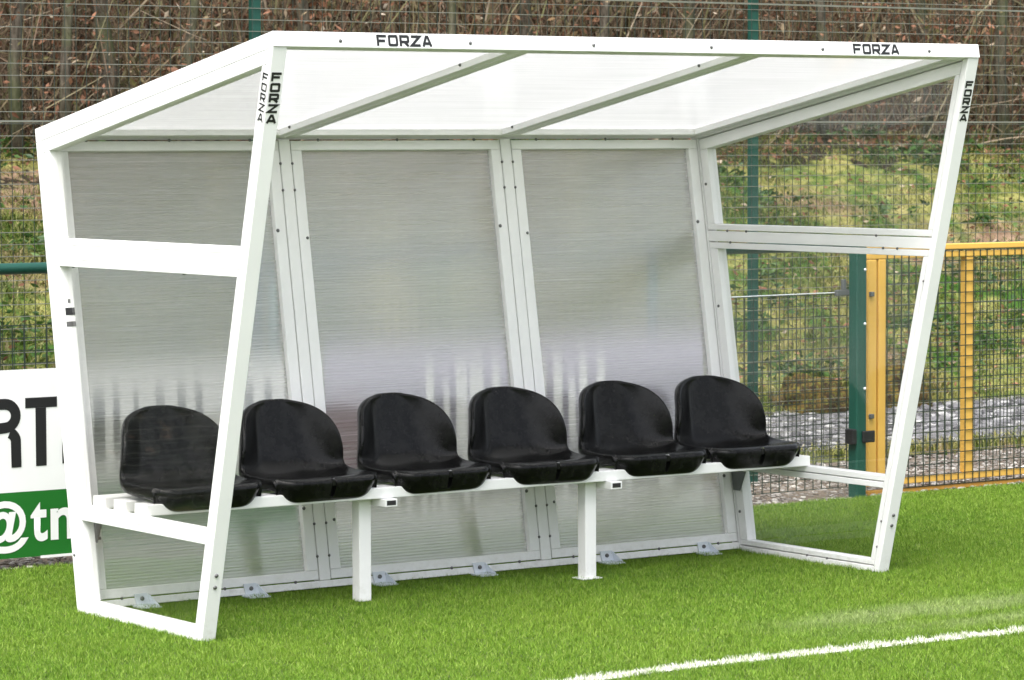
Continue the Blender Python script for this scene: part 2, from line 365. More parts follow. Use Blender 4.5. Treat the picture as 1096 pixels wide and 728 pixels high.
# ------------------------------------------------------------------ grass blades
def blades(name, X, Y, Z, H, W, lean, mat, segs=1, curl=.0):
    n = len(X); a = rng.uniform(0, 2*np.pi, n); b = rng.uniform(0, 2*np.pi, n)
    L = np.abs(rng.normal(0, lean, n)); dx, dy = np.cos(b)*L*H, np.sin(b)*L*H
    wx, wy = np.cos(a)*W/2, np.sin(a)*W/2
    if segs == 1:
        v = np.stack([np.stack([X-wx, Y-wy, Z-.002], -1), np.stack([X+wx, Y+wy, Z-.002], -1), np.stack([X+dx, Y+dy, Z+H], -1)], 1).reshape(-1, 3)
        return npmesh(name, v, 3, np.arange(3*n), mat)
    m = .55
    v = np.stack([np.stack([X-wx, Y-wy, Z-.01], -1), np.stack([X+wx, Y+wy, Z-.01], -1),
                  np.stack([X+dx*.35+wx*.8, Y+dy*.35+wy*.8, Z+H*m], -1), np.stack([X+dx*.35-wx*.8, Y+dy*.35-wy*.8, Z+H*m], -1),
                  np.stack([X+dx*1.3+wx*.15, Y+dy*1.3+wy*.15, Z+H*(1-curl)], -1), np.stack([X+dx*1.3-wx*.15, Y+dy*1.3-wy*.15, Z+H*(1-curl)], -1)], 1).reshape(-1, 3)
    o = np.arange(n)[:, None]*6
    idx = np.concatenate([o+np.array([[0,1,2,3]]), o+np.array([[3,2,4,5]])], 1)
    return npmesh(name, v, 4, idx, mat)
ld = (LINE1-LINE0).normalized(); ln = Vector((ld.y, -ld.x))
def bend(x): return .055*np.clip((1.05-x)/.5, 0, 2.5)**1.3      # the hand-marked line drifts a little
def line_off(X, Y): return (X-LINE0.x)*ln.x + (Y-LINE0.y)*ln.y - bend(X)       # 0 on its far edge, growing towards the camera
N = 2100000
X = rng.uniform(-2.6, 8.0, N); Y = rng.uniform(-3.4, EDGE+.02, N); k = visible(X, Y, np.zeros(N), 1.0)
X, Y = X[k], Y[k]
off = line_off(X, Y) + rng.normal(0, .007, len(X)); onl = (off > 0) & (off < .070)
hh = rng.uniform(.008, .019, len(X)); ww = rng.uniform(.0022, .0042, len(X))
tuft = np.array([mnoise.noise((x*16, y*16, 2)) for x, y in zip(X, Y)]); hh *= 1+.6*tuft
g = blades('turf_grass', X[~onl], Y[~onl], np.zeros((~onl).sum()), hh[~onl], ww[~onl], .85, M['blade']); tag(g, 'bright green artificial turf pile', 'turf', kind='stuff')
g = blades('pitch_line', X[onl], Y[onl], np.zeros(onl.sum()), hh[onl]*1.02, ww[onl]*1.6, .7, M['line']); tag(g, kind='structure')
# white base under the line's pile
m = MB(); lv = []
for q in np.linspace(-6, 14, 161):
    p = LINE0 + ld*q; p = p + ln*float(bend(np.array(p.x)))
    lv += [(*(p+ln*.004), .004), (*(p+ln*.066), .004)]
m.add(lv, [(2*i, 2*i+2, 2*i+3, 2*i+1) for i in range(160)])
tag(m.build('painted_line', M['line']), kind='structure')

# rough grass on the bank
N = 330000
X = rng.uniform(-1, 17, N); Y = rng.uniform(5.85, 10.6, N); Z = np.array([bank_z(x, y) for x, y in zip(X, Y)])
k = visible(X, Y, Z, 1.2); X, Y, Z = X[k], Y[k], Z[k]
dens = np.array([mnoise.noise((x*.9, y*.9, 4)) + .6*mnoise.noise((x*3, y*3, 7)) for x, y in zip(X, Y)])
k = rng.uniform(-.75, .5, len(X)) < dens; X, Y, Z, dens = X[k], Y[k], Z[k], dens[k]
g = blades('bank_grass', X, Y, Z, rng.uniform(.02, .060, len(X))*(1+.6*dens), rng.uniform(.005, .011, len(X)), 1.5, M['bank_blade'], 2, .25)
tag(g, 'rough yellow green grass covering the bank', 'grass', kind='stuff')
N = 9000
X = rng.uniform(0, 16, N); Y = 3.68 + rng.normal(0, .10, N); k = visible(X, Y, 0*X, .8); X, Y = X[k], Y[k]
g = blades('verge_grass', X, Y, 0*X-.01, rng.uniform(.03, .09, len(X)), rng.uniform(.006, .012, len(X)), .8, M['bank_blade'], 2, .1); tag(g, 'thin yellow grass along the path edge', 'grass', kind='stuff')

# broad weeds in the bank
def leafcards(n, cx, cy, cz, sp, hz, size, flat=.5):
    """n leaves as bent two-quad blades around centres"""
    c = np.stack([cx + rng.normal(0, sp, n), cy + rng.normal(0, sp, n), cz + np.abs(rng.normal(0, hz, n))], -1)
    d = rng.normal(0, 1, (n, 3)); d[:, 2] *= flat; d /= np.linalg.norm(d, axis=1)[:, None]
    e = np.cross(d, rng.normal(0, 1, (n, 3))); e /= np.linalg.norm(e, axis=1)[:, None]
    nn = np.cross(d, e); s = (size*rng.uniform(.55, 1.3, n))[:, None]
    return np.stack([c-d*s, c-d*s*.1+e*s*.42+nn*s*.12, c+d*s+nn*s*.1, c-d*s*.1-e*s*.42+nn*s*.12], 1)
def leafmesh(name, q, mat):
    q = q.reshape(-1, 3); return npmesh(name, q, 4, np.arange(len(q)), mat)
L = []
for i in range(280):
    x, y = random.uniform(2, 14), random.uniform(6.4, 10.2)
    L.append(leafcards(random.randint(15, 70), x, y, bank_z(x, y)+.02, random.uniform(.05, .22), .05, .032, .5))
tag(leafmesh('weed_patch', np.concatenate(L), M['weed']), 'dark green broad leaved weeds scattered over the bank', 'weeds', kind='stuff')

L = []  # unseen evergreen mass added so the side panel reflects something dark
for i in range(330):
    x, y = random.uniform(-5.4, -1.0), random.uniform(3.75, 4.8)
    L.append(leafcards(70, x, y, random.uniform(.05, 1.75), .16, .14, .06, .9))
tag(leafmesh('added_hedge', np.concatenate(L), M['dark_leaf']), 'unseen evergreen foliage added out of view for dark panel reflections', 'added_hedge', kind='stuff')

# stones
def stones(name, X, Y, Z, S, mat):
    base = np.array([(1,0,0),(-1,0,0),(0,1,0),(0,-1,0),(0,0,.8),(0,0,-.8)], float)
    tri = np.array([(0,2,4),(2,1,4),(1,3,4),(3,0,4),(2,0,5),(1,2,5),(3,1,5),(0,3,5)])
    # once subdivided octahedron
    vv = [tuple(b) for b in base]; ed = {}; tt = []
    def mid(a, b):
        kk = (min(a, b), max(a, b))
        if kk not in ed:
            p = (np.array(vv[a])+np.array(vv[b]))/2; p = p/np.linalg.norm(p)*.93; vv.append(tuple(p)); ed[kk] = len(vv)-1
        return ed[kk]
    for a, b, c in tri:
        ab, bc, ca = mid(a, b), mid(b, c), mid(c, a); tt += [(a, ab, ca), (ab, b, bc), (ca, bc, c), (ab, bc, ca)]
    vv = np.array(vv); tt = np.array(tt); n = len(X)
    p = vv[None]*rng.uniform(.75, 1.25, (n, len(vv), 1))*np.stack([rng.uniform(.7, 1.3, n), rng.uniform(.7, 1.3, n), rng.uniform(.4, .75, n)], -1)[:, None]*S[:, None, None]
    a = rng.uniform(0, 6.28, n); c, s = np.cos(a)[:, None], np.sin(a)[:, None]
    q = np.stack([p[..., 0]*c-p[..., 1]*s + X[:, None], p[..., 0]*s+p[..., 1]*c + Y[:, None], p[..., 2] + Z[:, None]], -1)
    idx = (np.arange(n)[:, None, None]*len(vv) + tt[None]).reshape(-1)
    return npmesh(name, q.reshape(-1, 3), 3, idx, mat)
def scatter(n, x0, x1, y0, y1, mg=.6):
    X = rng.uniform(x0, x1, n); Y = rng.uniform(y0, y1, n); k = visible(X, Y, 0*X, mg); return X[k], Y[k]
X, Y = scatter(12000, -1, 9, EDGE+.01, 3.5); tag(stones('gravel', X, Y, 0*X-.008, rng.uniform(.004, .016, len(X)), M['pebble']), 'brown gravel along the foot of the fence', 'gravel', kind='stuff')
X, Y = scatter(11000, 0, 14, 3.8, 6.3); tag(stones('path_gravel', X, Y, 0*X-.004, rng.uniform(.008, .034, len(X)), M['stone']), 'grey stones covering the path behind the fence', 'gravel', kind='stuff')

# mossy mounds
def mound(name, x, y, rx, ry, rz, label):
    v = []; f = []; n, mrow = 40, 14
    for j in range(mrow+1):
        ph = j/mrow*math.pi/2
        for i in range(n):
            a = 2*math.pi*i/n; p = Vector((math.cos(a)*math.cos(ph), math.sin(a)*math.cos(ph), math.sin(ph)))
            q = 1 + .22*mnoise.noise(p*1.6+Vector((x, y, 0))) + .16*mnoise.noise(p*4+Vector((y, x, 2))) + .07*mnoise.noise(p*11)
            v.append((x+p.x*rx*q, y+p.y*ry*q, -.03+p.z**.7*rz*q))
    for j in range(mrow):
        for i in range(n): f.append((j*n+i, j*n+(i+1) % n, (j+1)*n+(i+1) % n, (j+1)*n+i))
    m = MB(); m.add(v, f); return tag(m.build(name, M['moss'], smooth=True), label, 'mound')
mound('mossy_mound', 7.69, 6.02, .245, .24, .235, 'wide yellow mossy mound beyond the fence, left of the yellow gate post')
mound('mossy_mound', 8.36, 6.05, .21, .25, .30, 'mossy dark topped mound right behind the yellow gate post')

# ------------------------------------------------------------------ wood on top of the bank
segs = []
def sticks(n, y0, y1, l0, l1, r0, r1, tilt, xa, xb):
    vs = np.zeros((n, 9, 3)); 
    for i in range(n):
        x = random.uniform(xa, xb); y = random.uniform(y0, y1); z = bank_z(x, y) - .05
        if random.random() < .55: z += random.uniform(0, 1.9)
        L = random.uniform(l0, l1); t = random.gauss(0, tilt); a = random.uniform(0, 6.283); r = random.uniform(r0, r1)
        d = Vector((math.sin(t)*math.cos(a), math.sin(t)*math.sin(a), math.cos(t))); e = d.orthogonal().normalized(); g = d.cross(e)
        bend = Vector((random.gauss(0, .12), random.gauss(0, .12), random.gauss(0, .06)))*L
        pts = (Vector((x, y, z)), Vector((x, y, z))+d*L*.5+bend, Vector((x, y, z))+d*L)
        for j, p in enumerate(pts):
            for k in range(3):
                q = 2.094*k; vs[i, j*3+k] = p + (e*math.cos(q)+g*math.sin(q))*r*(1, .75, .35)[j]
    o = np.arange(n)[:, None]*9
    qs = [[j*3+k, j*3+(k+1) % 3, (j+1)*3+(k+1) % 3, (j+1)*3+k] for j in range(2) for k in range(3)]
    return vs.reshape(-1, 3), np.concatenate([o+np.array([q]) for q in qs], 1).reshape(-1)
V1, I1 = sticks(4200, 9.9, 11.2, .4, 1.7, .002, .008, .75, 2.0, 17.5)
V2, I2 = sticks(3800, 10.8, 14.0, .8, 3.0, .004, .016, .55, 2.0, 17.5)
V3, I3 = sticks(5200, 6.4, 12.0, 1.0, 3.0, .02, .07, .6, -26, 0.0)      # the wood goes on to the left, seen only in reflections
o = npmesh('thicket', np.concatenate([V1, V2, V3]), 4, np.concatenate([I1, I2+len(V1), I3+len(V1)+len(V2)]), M['stick'])
tag(o, 'tangled brown undergrowth along the top of the bank', 'thicket', kind='stuff')
L = []
for i in range(1300):
    x, y = random.uniform(1.5, 17), random.uniform(9.7, 13)
    L.append(leafcards(random.randint(10, 60), x, y, bank_z(x, y)+random.uniform(-.05, 1.9), random.uniform(.08, .32), .14, random.uniform(.016, .040), .9))
q = leafcards(9000, 9, 0, 0, 4.0, .01, .035); q[..., 1] += rng.uniform(9.6, 12.5, len(q))[:, None] - q[..., 1].mean(1)[:, None]; cen = q.mean(1); L.append(q)
dz = np.array([bank_z(c[0], c[1]) for c in cen]); q[..., 2] += dz[:, None]+.02
q = leafcards(5200, 8, 0, 0, 4.0, .012, .024, .3); q[..., 1] += rng.uniform(6.0, 10, len(q))[:, None] - q[..., 1].mean(1)[:, None]; cen = q.mean(1)
q[..., 2] += np.array([bank_z(c[0], c[1]) for c in cen])[:, None]+.03; L.append(q)
tag(leafmesh('dead_leaves', np.concatenate(L), M['leaf']), 'dry reddish brown leaves hanging in the undergrowth', 'leaves', kind='stuff')
def tree(px_u, y, rad, lean, label):
    """px_u: photo column where the trunk crosses the eye line"""
    d = fw + r2*((px_u-548)/FPX); t = (y-CP.y)/d.y; x = CP.x + d.x*t; z = bank_z(x, y)-.1
    root = empty('bare_tree', (x, y, z), label, 'tree', 'bare trees in the wood')
    H = random.uniform(5.5, 7.5); n = 9
    pts = [(x+lean*H*(i/n) + .06*random.gauss(0, 1)*(i > 0), y+.06*random.gauss(0, 1)*(i > 0), z+H*i/n) for i in range(n+1)]
    rad *= .70; MB().tube(pts, [rad*(1.25 if i == 0 else 1-.75*i/n) for i in range(n+1)], 9).build('trunk', M['bark'], root, smooth=True)
    m = MB(); m.tube(pts, rad*.22, 5)
    for b in range(16):
        i = random.randint(2, n-1); p = Vector(pts[i]); a = random.uniform(0, 6.28); L_ = random.uniform(.6, 1.8)
        dd = Vector((math.cos(a), math.sin(a), random.uniform(.2, 1.2))).normalized()
        ps = [p, p+dd*L_*.5+Vector((0,0,.05)), p+dd*L_+Vector((0,0,.2))]
        m.tube(ps, [rad*.33, rad*.2, rad*.07], 5)
        for s_ in range(4):
            q0 = p+dd*L_*random.choice((.5, .5, .97))+Vector((0,0,.03)); d3 = (dd+Vector((random.gauss(0,.6), random.gauss(0,.6), random.gauss(0,.5)))).normalized()
            m.tube([q0, q0+d3*random.uniform(.2, .6)], [rad*.09, rad*.03], 4)
    m.build('branches', M['bark'], root, smooth=True)
    return root
for a in [(22, 9.9, 0.06, .02, 'grey bare tree furthest left in the wood, above the green railing'),
          (72, 9.75, 0.055, .03, 'pale grey bare tree left of the shelter roof, its trunk forked and slim'),
          (112, 10.1, 0.085, -.02, 'thick brown bare tree above the sloping left roof edge'),
          (205, 9.9, 0.055, .05, 'bare tree just left of the first tall green fence post'),
          (335, 10.1, 0.075, -.03, 'bare tree just right of the first tall green fence post'),
          (470, 9.8, 0.045, .06, 'slim bare tree above the left black lettering on the roof beam'),
          (560, 10.3, 0.085, .0, 'broad bare tree above the left half of the front roof beam'),
          (655, 9.9, 0.05, -.04, 'bare tree above the middle of the front roof beam'),
          (735, 10.2, 0.07, .03, 'bare tree just left of the second tall green fence post'),
          (880, 9.9, 0.06, -.05, 'bare tree between the second tall green post and the right roof corner'),
          (985, 10.3, 0.085, .02, 'dark bare tree above the right black lettering on the roof beam'),
          (1075, 9.9, 0.075, .0, 'dark bare tree furthest right, beyond the right roof corner')]:
    tree(*a)

# unseen trees added behind the camera to give dark reflections in seats and panels
v = []; f = []; NX, NZ = 160, 14
for j in range(NZ+1):
    for i in range(NX+1):
        x = -75+150*i/NX; h = 8.5+2.4*mnoise.noise((x*.09, 0, 3))+1.3*mnoise.noise((x*.35, 2, 1)); a = math.pi*j/NZ
        q = 1+.35*mnoise.noise((x*.4, j*.6, 8))
        v.append((x, -62-5*math.cos(a)*q, -.2+h*math.sin(a)**.7*(.85+.15*q)))
for j in range(NZ):
    for i in range(NX): f.append((j*(NX+1)+i, j*(NX+1)+i+1, (j+1)*(NX+1)+i+1, (j+1)*(NX+1)+i))
mb_ = MB(); mb_.add(v, f); tag(mb_.build('added_far_trees', M['added_tree_dark'], smooth=True), 'unseen dark tree belt added behind the camera for reflections', 'trees', kind='stuff')

# ------------------------------------------------------------------ fences and gate
def wires(m, x0, x1, y, z0, z1, px, pz, d, vert=True, horiz=True):
    h = d/2
    if vert:
        n = max(1, round((x1-x0)/px))
        for i in range(n+1):
            x = x0+(x1-x0)*i/n; j = random.gauss(0, .0012); m.box(x-h+j, x+h+j, y-h, y+h, z0, z1)
    if horiz:
        n = max(1, round((z1-z0)/pz))
        for i in range(n+1):
            z = z0+(z1-z0)*i/n; m.box(x0, x1, y+h*1.02, y+h*3.02, z-h, z+h)
    return m
FY = 2.2
# tall mesh fence behind
TY = 2.95; posts = [-3.57, -.80, 1.962, 4.735, 7.50, 10.27]
tf = empty('mesh_fence', (1.962, TY, 0), 'tall green mesh fence with round edged green posts behind the shelter', 'fence')
for i, x in enumerate(posts):
    m = MB(); m.box(x-.0235, x+.0235, TY-.018, TY+.018, -.05, 3.3); m.build('post', M['green_paint'], tf, .008)
    m = MB(); m.box(x-.027, x+.027, TY-.022, TY+.022, 3.3, 3.315); m.build('post_cap', M['black'], tf, .003)
    if i < len(posts)-1:
        x1 = posts[i+1]
        m = MB(); wires(m, x+.027, x1-.027, TY-.024, .03, 3.22, .05, .05, .0024, True, False); m.build('upright_wires', M['green_wire'], tf)
        m = MB(); wires(m, x-.0, x1+.0, TY-.027, .03, 3.22, .05, .05, .0031, False, True)
        for z in (1.735, 2.30): m.box(x, x1, TY-.036, TY-.026, z-.004, z+.004)
        m.build('cross_wires', M['wire_skylit'], tf)
# low spectator fence with its rail
lf = empty('railing_fence', (1.6, FY, 0), 'low green spectator railing with mesh infill behind the shelter', 'fence')
MB().tube([(-6, FY, 1.157), (4.66, FY-.02, 1.157)], .0225, 14).build('top_rail', M['green_paint'], lf, smooth=True)
for x in (-2.4, -.4, 1.6, 3.55):
    MB().tube([(x, FY, -.05), (x, FY, 1.14)], .024, 12).build('post', M['green_paint'], lf, smooth=True)
for x0, x1 in ((-2.4, -.4), (-.4, 1.6), (1.6, 3.55), (3.55, 4.66)):
    m = MB(); wires(m, x0, x1, FY-.03, .04, .937, .05, .05, .0036); m.build('mesh_panel', M['green_wire'], lf)
m = MB(); m.tube([(3.55, FY-.036, .94), (4.62, FY-.036, .945)], .0022, 6); m.build('tension_wire', M['galv'], lf)
m = MB(); m.box(4.575, 4.65, FY-.06, FY-.04, .930, .957); m.box(4.612, 4.632, FY-.06, FY-.04, .957, 1.005); m.build('wire_clamp', M['dark_steel'], lf, .003)
gp = empty('gate_post', (4.74, FY-.06, 0), 'green steel gate post beside the yellow gate, with black latch box', 'gate post')
m = MB(); m.box(4.652, 4.712, FY-.11, FY-.05, -.03, 1.19); m.build('post_shaft', M['green_paint'], gp, .006)
m = MB(); m.box(4.648, 4.716, FY-.114, FY-.046, 1.19, 1.197); m.build('post_cap', M['black'], gp, .002)
m = MB(); m.box(4.622, 4.650, FY-.115, FY-.06, .245, .315); m.box(4.68, 4.752, FY-.126, FY-.112, .25, .305); m.build('latch_box', M['black'], gp, .005)
for z in (.5, .8, 1.05):
    MB().dome((4.700, FY-.11, z), (0, -1, 0), .007, .006).build('bolt', M['galv'], gp, smooth=True)
# yellow gate
gx0, gx1 = 4.80, 6.55
gt = empty('yellow_gate', (gx0, FY, 0), 'yellow steel gate with green wire mesh, right of the shelter', 'gate')
for z0, z1 in ((1.128, 1.155), (1.092, 1.119)):
    m = MB(); m.box(gx0+.001, gx1, FY-.02, FY+.02, z0, z1); m.build('top_rail', M['gold'], gt, .004)
for x0, x1 in ((4.80, 4.85), (4.862, 4.907), (6.49, 6.55)):
    m = MB(); m.box(x0, x1, FY-.022, FY+.022, .061 if x0 < 6 else .061, 1.090); m.build('stile', M['gold'], gt, .004)
m = MB(); m.box(5.413, 5.472, FY-.016, FY+.02, .061, 1.090); m.build('middle_bar', M['gold'], gt, .004)
for z0, z1 in ((.030, .059), (-.012, .010)):
    m = MB(); m.box(gx0+.001, gx1, FY-.02, FY+.02, z0, z1); m.build('bottom_rail', M['gold'] if z0 > 0 else M['gold_worn'], gt, .003)
m = MB(); wires(m, 4.91, 6.49, FY-.026, .012, 1.126, .045, .05, .0040); m.build('gate_mesh', M['green_wire'], gt)
m = MB(); m.box(5.80, 5.86, FY-.05, FY-.03, 1.02, 1.085); m.build('latch_plate', M['black'], gt, .004)
for z in (.35, .92):
    m = MB(); m.box(4.800, 4.822, FY-.040, FY-.023, z, z+.022); m.build('hinge', M['dark_steel'], gt, .003)

# ------------------------------------------------------------------ advertising boards hung on the low fence
BY = 2.13
def ribbon(m, pts, wd, P, th=.0):
    """flat stroke with mitred corners in the (u,v) plane, mapped by P(u,v)->3d"""
    pts = [Vector(p) for p in pts]; n = len(pts); l = []; r = []
    for i in range(n):
        a = (pts[i]-pts[i-1]).normalized() if i else (pts[1]-pts[0]).normalized()
        b = (pts[i+1]-pts[i]).normalized() if i < n-1 else a
        t = (a+b).normalized(); nn = Vector((-t.y, t.x)); k = wd/2/max(.35, nn.dot(Vector((-a.y, a.x))))
        l.append(P(*(pts[i]+nn*k))); r.append(P(*(pts[i]-nn*k)))
    m.add(l+r, [(i, i+1, n+i+1, n+i) for i in range(n-1)]); return m
def arc(cx, cy, rx, ry, a0, a1, n=12): return [(cx+rx*math.cos(R(a0+(a1-a0)*i/n)), cy+ry*math.sin(R(a0+(a1-a0)*i/n))) for i in range(n+1)]
b1 = empty('advertising_board', (.0, BY, .03), 'white and green advertising board with tall black letters, behind the left end', 'board', 'boards along the low fence')
x0, x1 = -.55, 1.79
m = MB(); m.box(x0, x1, BY, BY+.006, .291, .767); m.build('white_panel', M['board_white'], b1)
m = MB(); m.box(x0, x1, BY, BY+.006, .034, .290); m.build('green_panel', M['board_green'], b1)
m = MB(); m.box(.49, x1, BY-.004, BY-.001, .026, .036); m.build('bottom_strip', M['board_white'], b1)
PB = lambda y: (lambda u, v: (u, y, v))
FR = lambda x: x - .0 
def bd(px):  # photo column at the board -> x on the board plane
    d = fw + r2*((px-548)/FPX) - u2*((450-364)/FPX); return CP.x + d.x*(BY-CP.y)/d.y
zt, zb, sw = .656, .388, .046
tx = (bd(27)+bd(60))/2
m = MB(); ribbon(m, [(bd(27), zt-.02), (bd(61), zt-.02)], .040, PB(BY-.0015)); ribbon(m, [(tx, zt-.0405), (tx, zb)], sw, PB(BY-.0015)); m.build('letter', M['black'], b1)
rr = bd(22); rl = rr-.142
m = MB(); ribbon(m, [(rl+sw/2, zb), (rl+sw/2, zt)], sw, PB(BY-.0015))
ribbon(m, [(rl+sw+.0005, zt-.02), (rr-.075, zt-.02)] + arc(rr-.068, zt-.066, .047, .046, 88, -88, 14) + [(rl+sw+.0005, zt-.114)], .042, PB(BY-.0015))
ribbon(m, arc(rr-.062, zt-.166, .040, .036, 70, 5, 6) + [(rr-.0205, zb)], .043, PB(BY-.0018)); m.build('letter', M['black'], b1)
# the further lettering, only ever seen blurred through the fluted rear sheets
for pa, pb in ((66, 76), (84, 93), (100, 112), (121, 128), (143, 148), (167, 176), (190, 199), (209, 217), (240, 247), (262, 271), (283, 291), (305, 314), (328, 336)):
    m = MB(); xa, xb = bd(pa), bd(pb)
    for k in range(1): ribbon(m, [((xa+xb)/2, zb+.004), ((xa+xb)/2, zt-.004)], (xb-xa), PB(BY-.0015))
    m.build('letter_stroke', M['black'], b1)
def text_mesh(s, size, sx, P, name, mat, parent, offset=0):
    cu = bpy.data.curves.new(name, 'FONT'); cu.body = s; cu.size = size; cu.offset = offset; cu.resolution_u = 6; cu.space_character = 1.02
    ob = bpy.data.objects.new(name, cu); COL.objects.link(ob); dg = bpy.context.evaluated_depsgraph_get(); dg.update()
    me = bpy.data.meshes.new_from_object(ob.evaluated_get(dg)); bpy.data.objects.remove(ob)
    for v in me.vertices: v.co = P(v.co.x*sx, v.co.y)
    me.name = name; me.materials.clear(); me.materials.append(mat)
    o = bpy.data.objects.new(name, me); COL.objects.link(o); attach(o, parent)
    return o
zl = .100
for ch, ux, sz in (('@', bd(27)-.205, .205), ('t', bd(32.5), .245), ('n', bd(50.5), .245)):
    text_mesh(ch, sz, .78 if ch == 't' else 1.0, lambda u, v, ux=ux: (ux+u, BY-.0015, zl+v+(.004 if ch == '@' else 0)), 'letter', M['board_white'], b1, .006)
b2 = empty('advertising_board', (2.8, BY, .03), 'purple advertising board with white lettering and pale lower band, behind the right bays', 'board', 'boards along the low fence')
x0, x1 = 1.80, bd(752)
m = MB(); m.box(x0, x1, BY, BY+.006, .60, .80); m.build('lilac_panel', M['board_lilac'], b2)
m = MB(); m.box(x0, x1, BY, BY+.006, .170, .599); m.build('purple_panel', M['board_purple'], b2)
m = MB(); m.box(x0, x1, BY, BY+.006, .034, .169); m.build('pale_panel', M['board_cream'], b2)
m = MB(); cxx = bd(372); m.prism([(cxx+.16*math.cos(a*.2618), .42+.17*math.sin(a*.2618)) for a in range(24)], lambda u, v: (u, BY-.003, v), lambda u, v: (u, BY-.0005, v)); m.build('roundel', M['board_maroon'], b2)
for px, wpx, z0, z1 in [(460, 6.5, .30, .70), (478, 5, .30, .60), (494, 9.5, .30, .70), (510, 11.5, .30, .70), (531, 6.5, .30, .70), (580, 6.5, .30, .70), (597, 7.5, .30, .70), (612, 6, .34, .6), (624, 6.5, .30, .70), (643, 6.5, .30, .70),
                        (424, 4, .10, .31), (437, 6, .10, .31), (453, 5, .10, .31), (464, 4, .10, .31), (474, 6, .10, .31), (499, 5, .10, .31), (509, 4, .10, .31), (604, 5, .10, .31), (622, 6, .10, .31), (648, 6, .10, .31), (662, 5, .10, .31), (672, 6, .10, .31), (712, 12, .14, .36)]:
    m = MB(); xa = bd(px); hw = (bd(px+wpx*1.25)-xa)/2
    ribbon(m, [(xa, z0), (xa, z1)], hw*2, PB(BY-.0015)); m.build('letter_stroke', M['board_white'], b2)

# ------------------------------------------------------------------ the shelter
W, H, D0, YRT, ZRT, YFT = 3.0, 1.9932, .8803, 1.1639, 1.6936, -.4841
def line(p, q, inside):
    d = (Vector(q)-Vector(p)).normalized(); n = Vector((-d.y, d.x))
    if n.dot(Vector(inside)-Vector(p)) < 0: n = -n
    return Vector(p), d, n
INS = (.4, .8)
LR = line((D0, 0), (YRT, ZRT), INS); LF = line((0, 0), (-.4880, 1.945), INS); LT = line((YRT, ZRT), (YFT, H), INS); LB = line((0, 0), (1, 0), INS)
_fb = LT[0]+LT[1]*((Vector((YFT, H))-Vector((YRT, ZRT))).length-.0500); LFB = (_fb, LT[2], -LT[1])
def hz(z): return (Vector((0, z)), Vector((1, 0)), Vector((0, 1)))
def isec(a, da, b, db):
    p, d, n = a; p = p+n*da; q, e, k = b; q = q+k*db
    den = d.x*e.y-d.y*e.x; t = ((q.x-p.x)*e.y-(q.y-p.y)*e.x)/den; r = p+d*t; return (r.x, r.y)
def quad(a, a0, a1, b, b0, c, c0):
    """member along line a between offsets a0,a1, cut by line b at b0 and line c at c0"""
    return [isec(a, a0, b, b0), isec(a, a1, b, b0), isec(a, a1, c, c0), isec(a, a0, c, c0)]
sh = empty('team_shelter', (0, 0, 0), 'white framed team shelter with clear sides and sloping opal roof on the turf', 'shelter')
WH = M['white']; BV = .0022
G = .0045  # joint gap
def member(name, poly, x0, x1, mat=WH): return MB().yz(poly, x0, x1).build(name, mat, sh, BV)
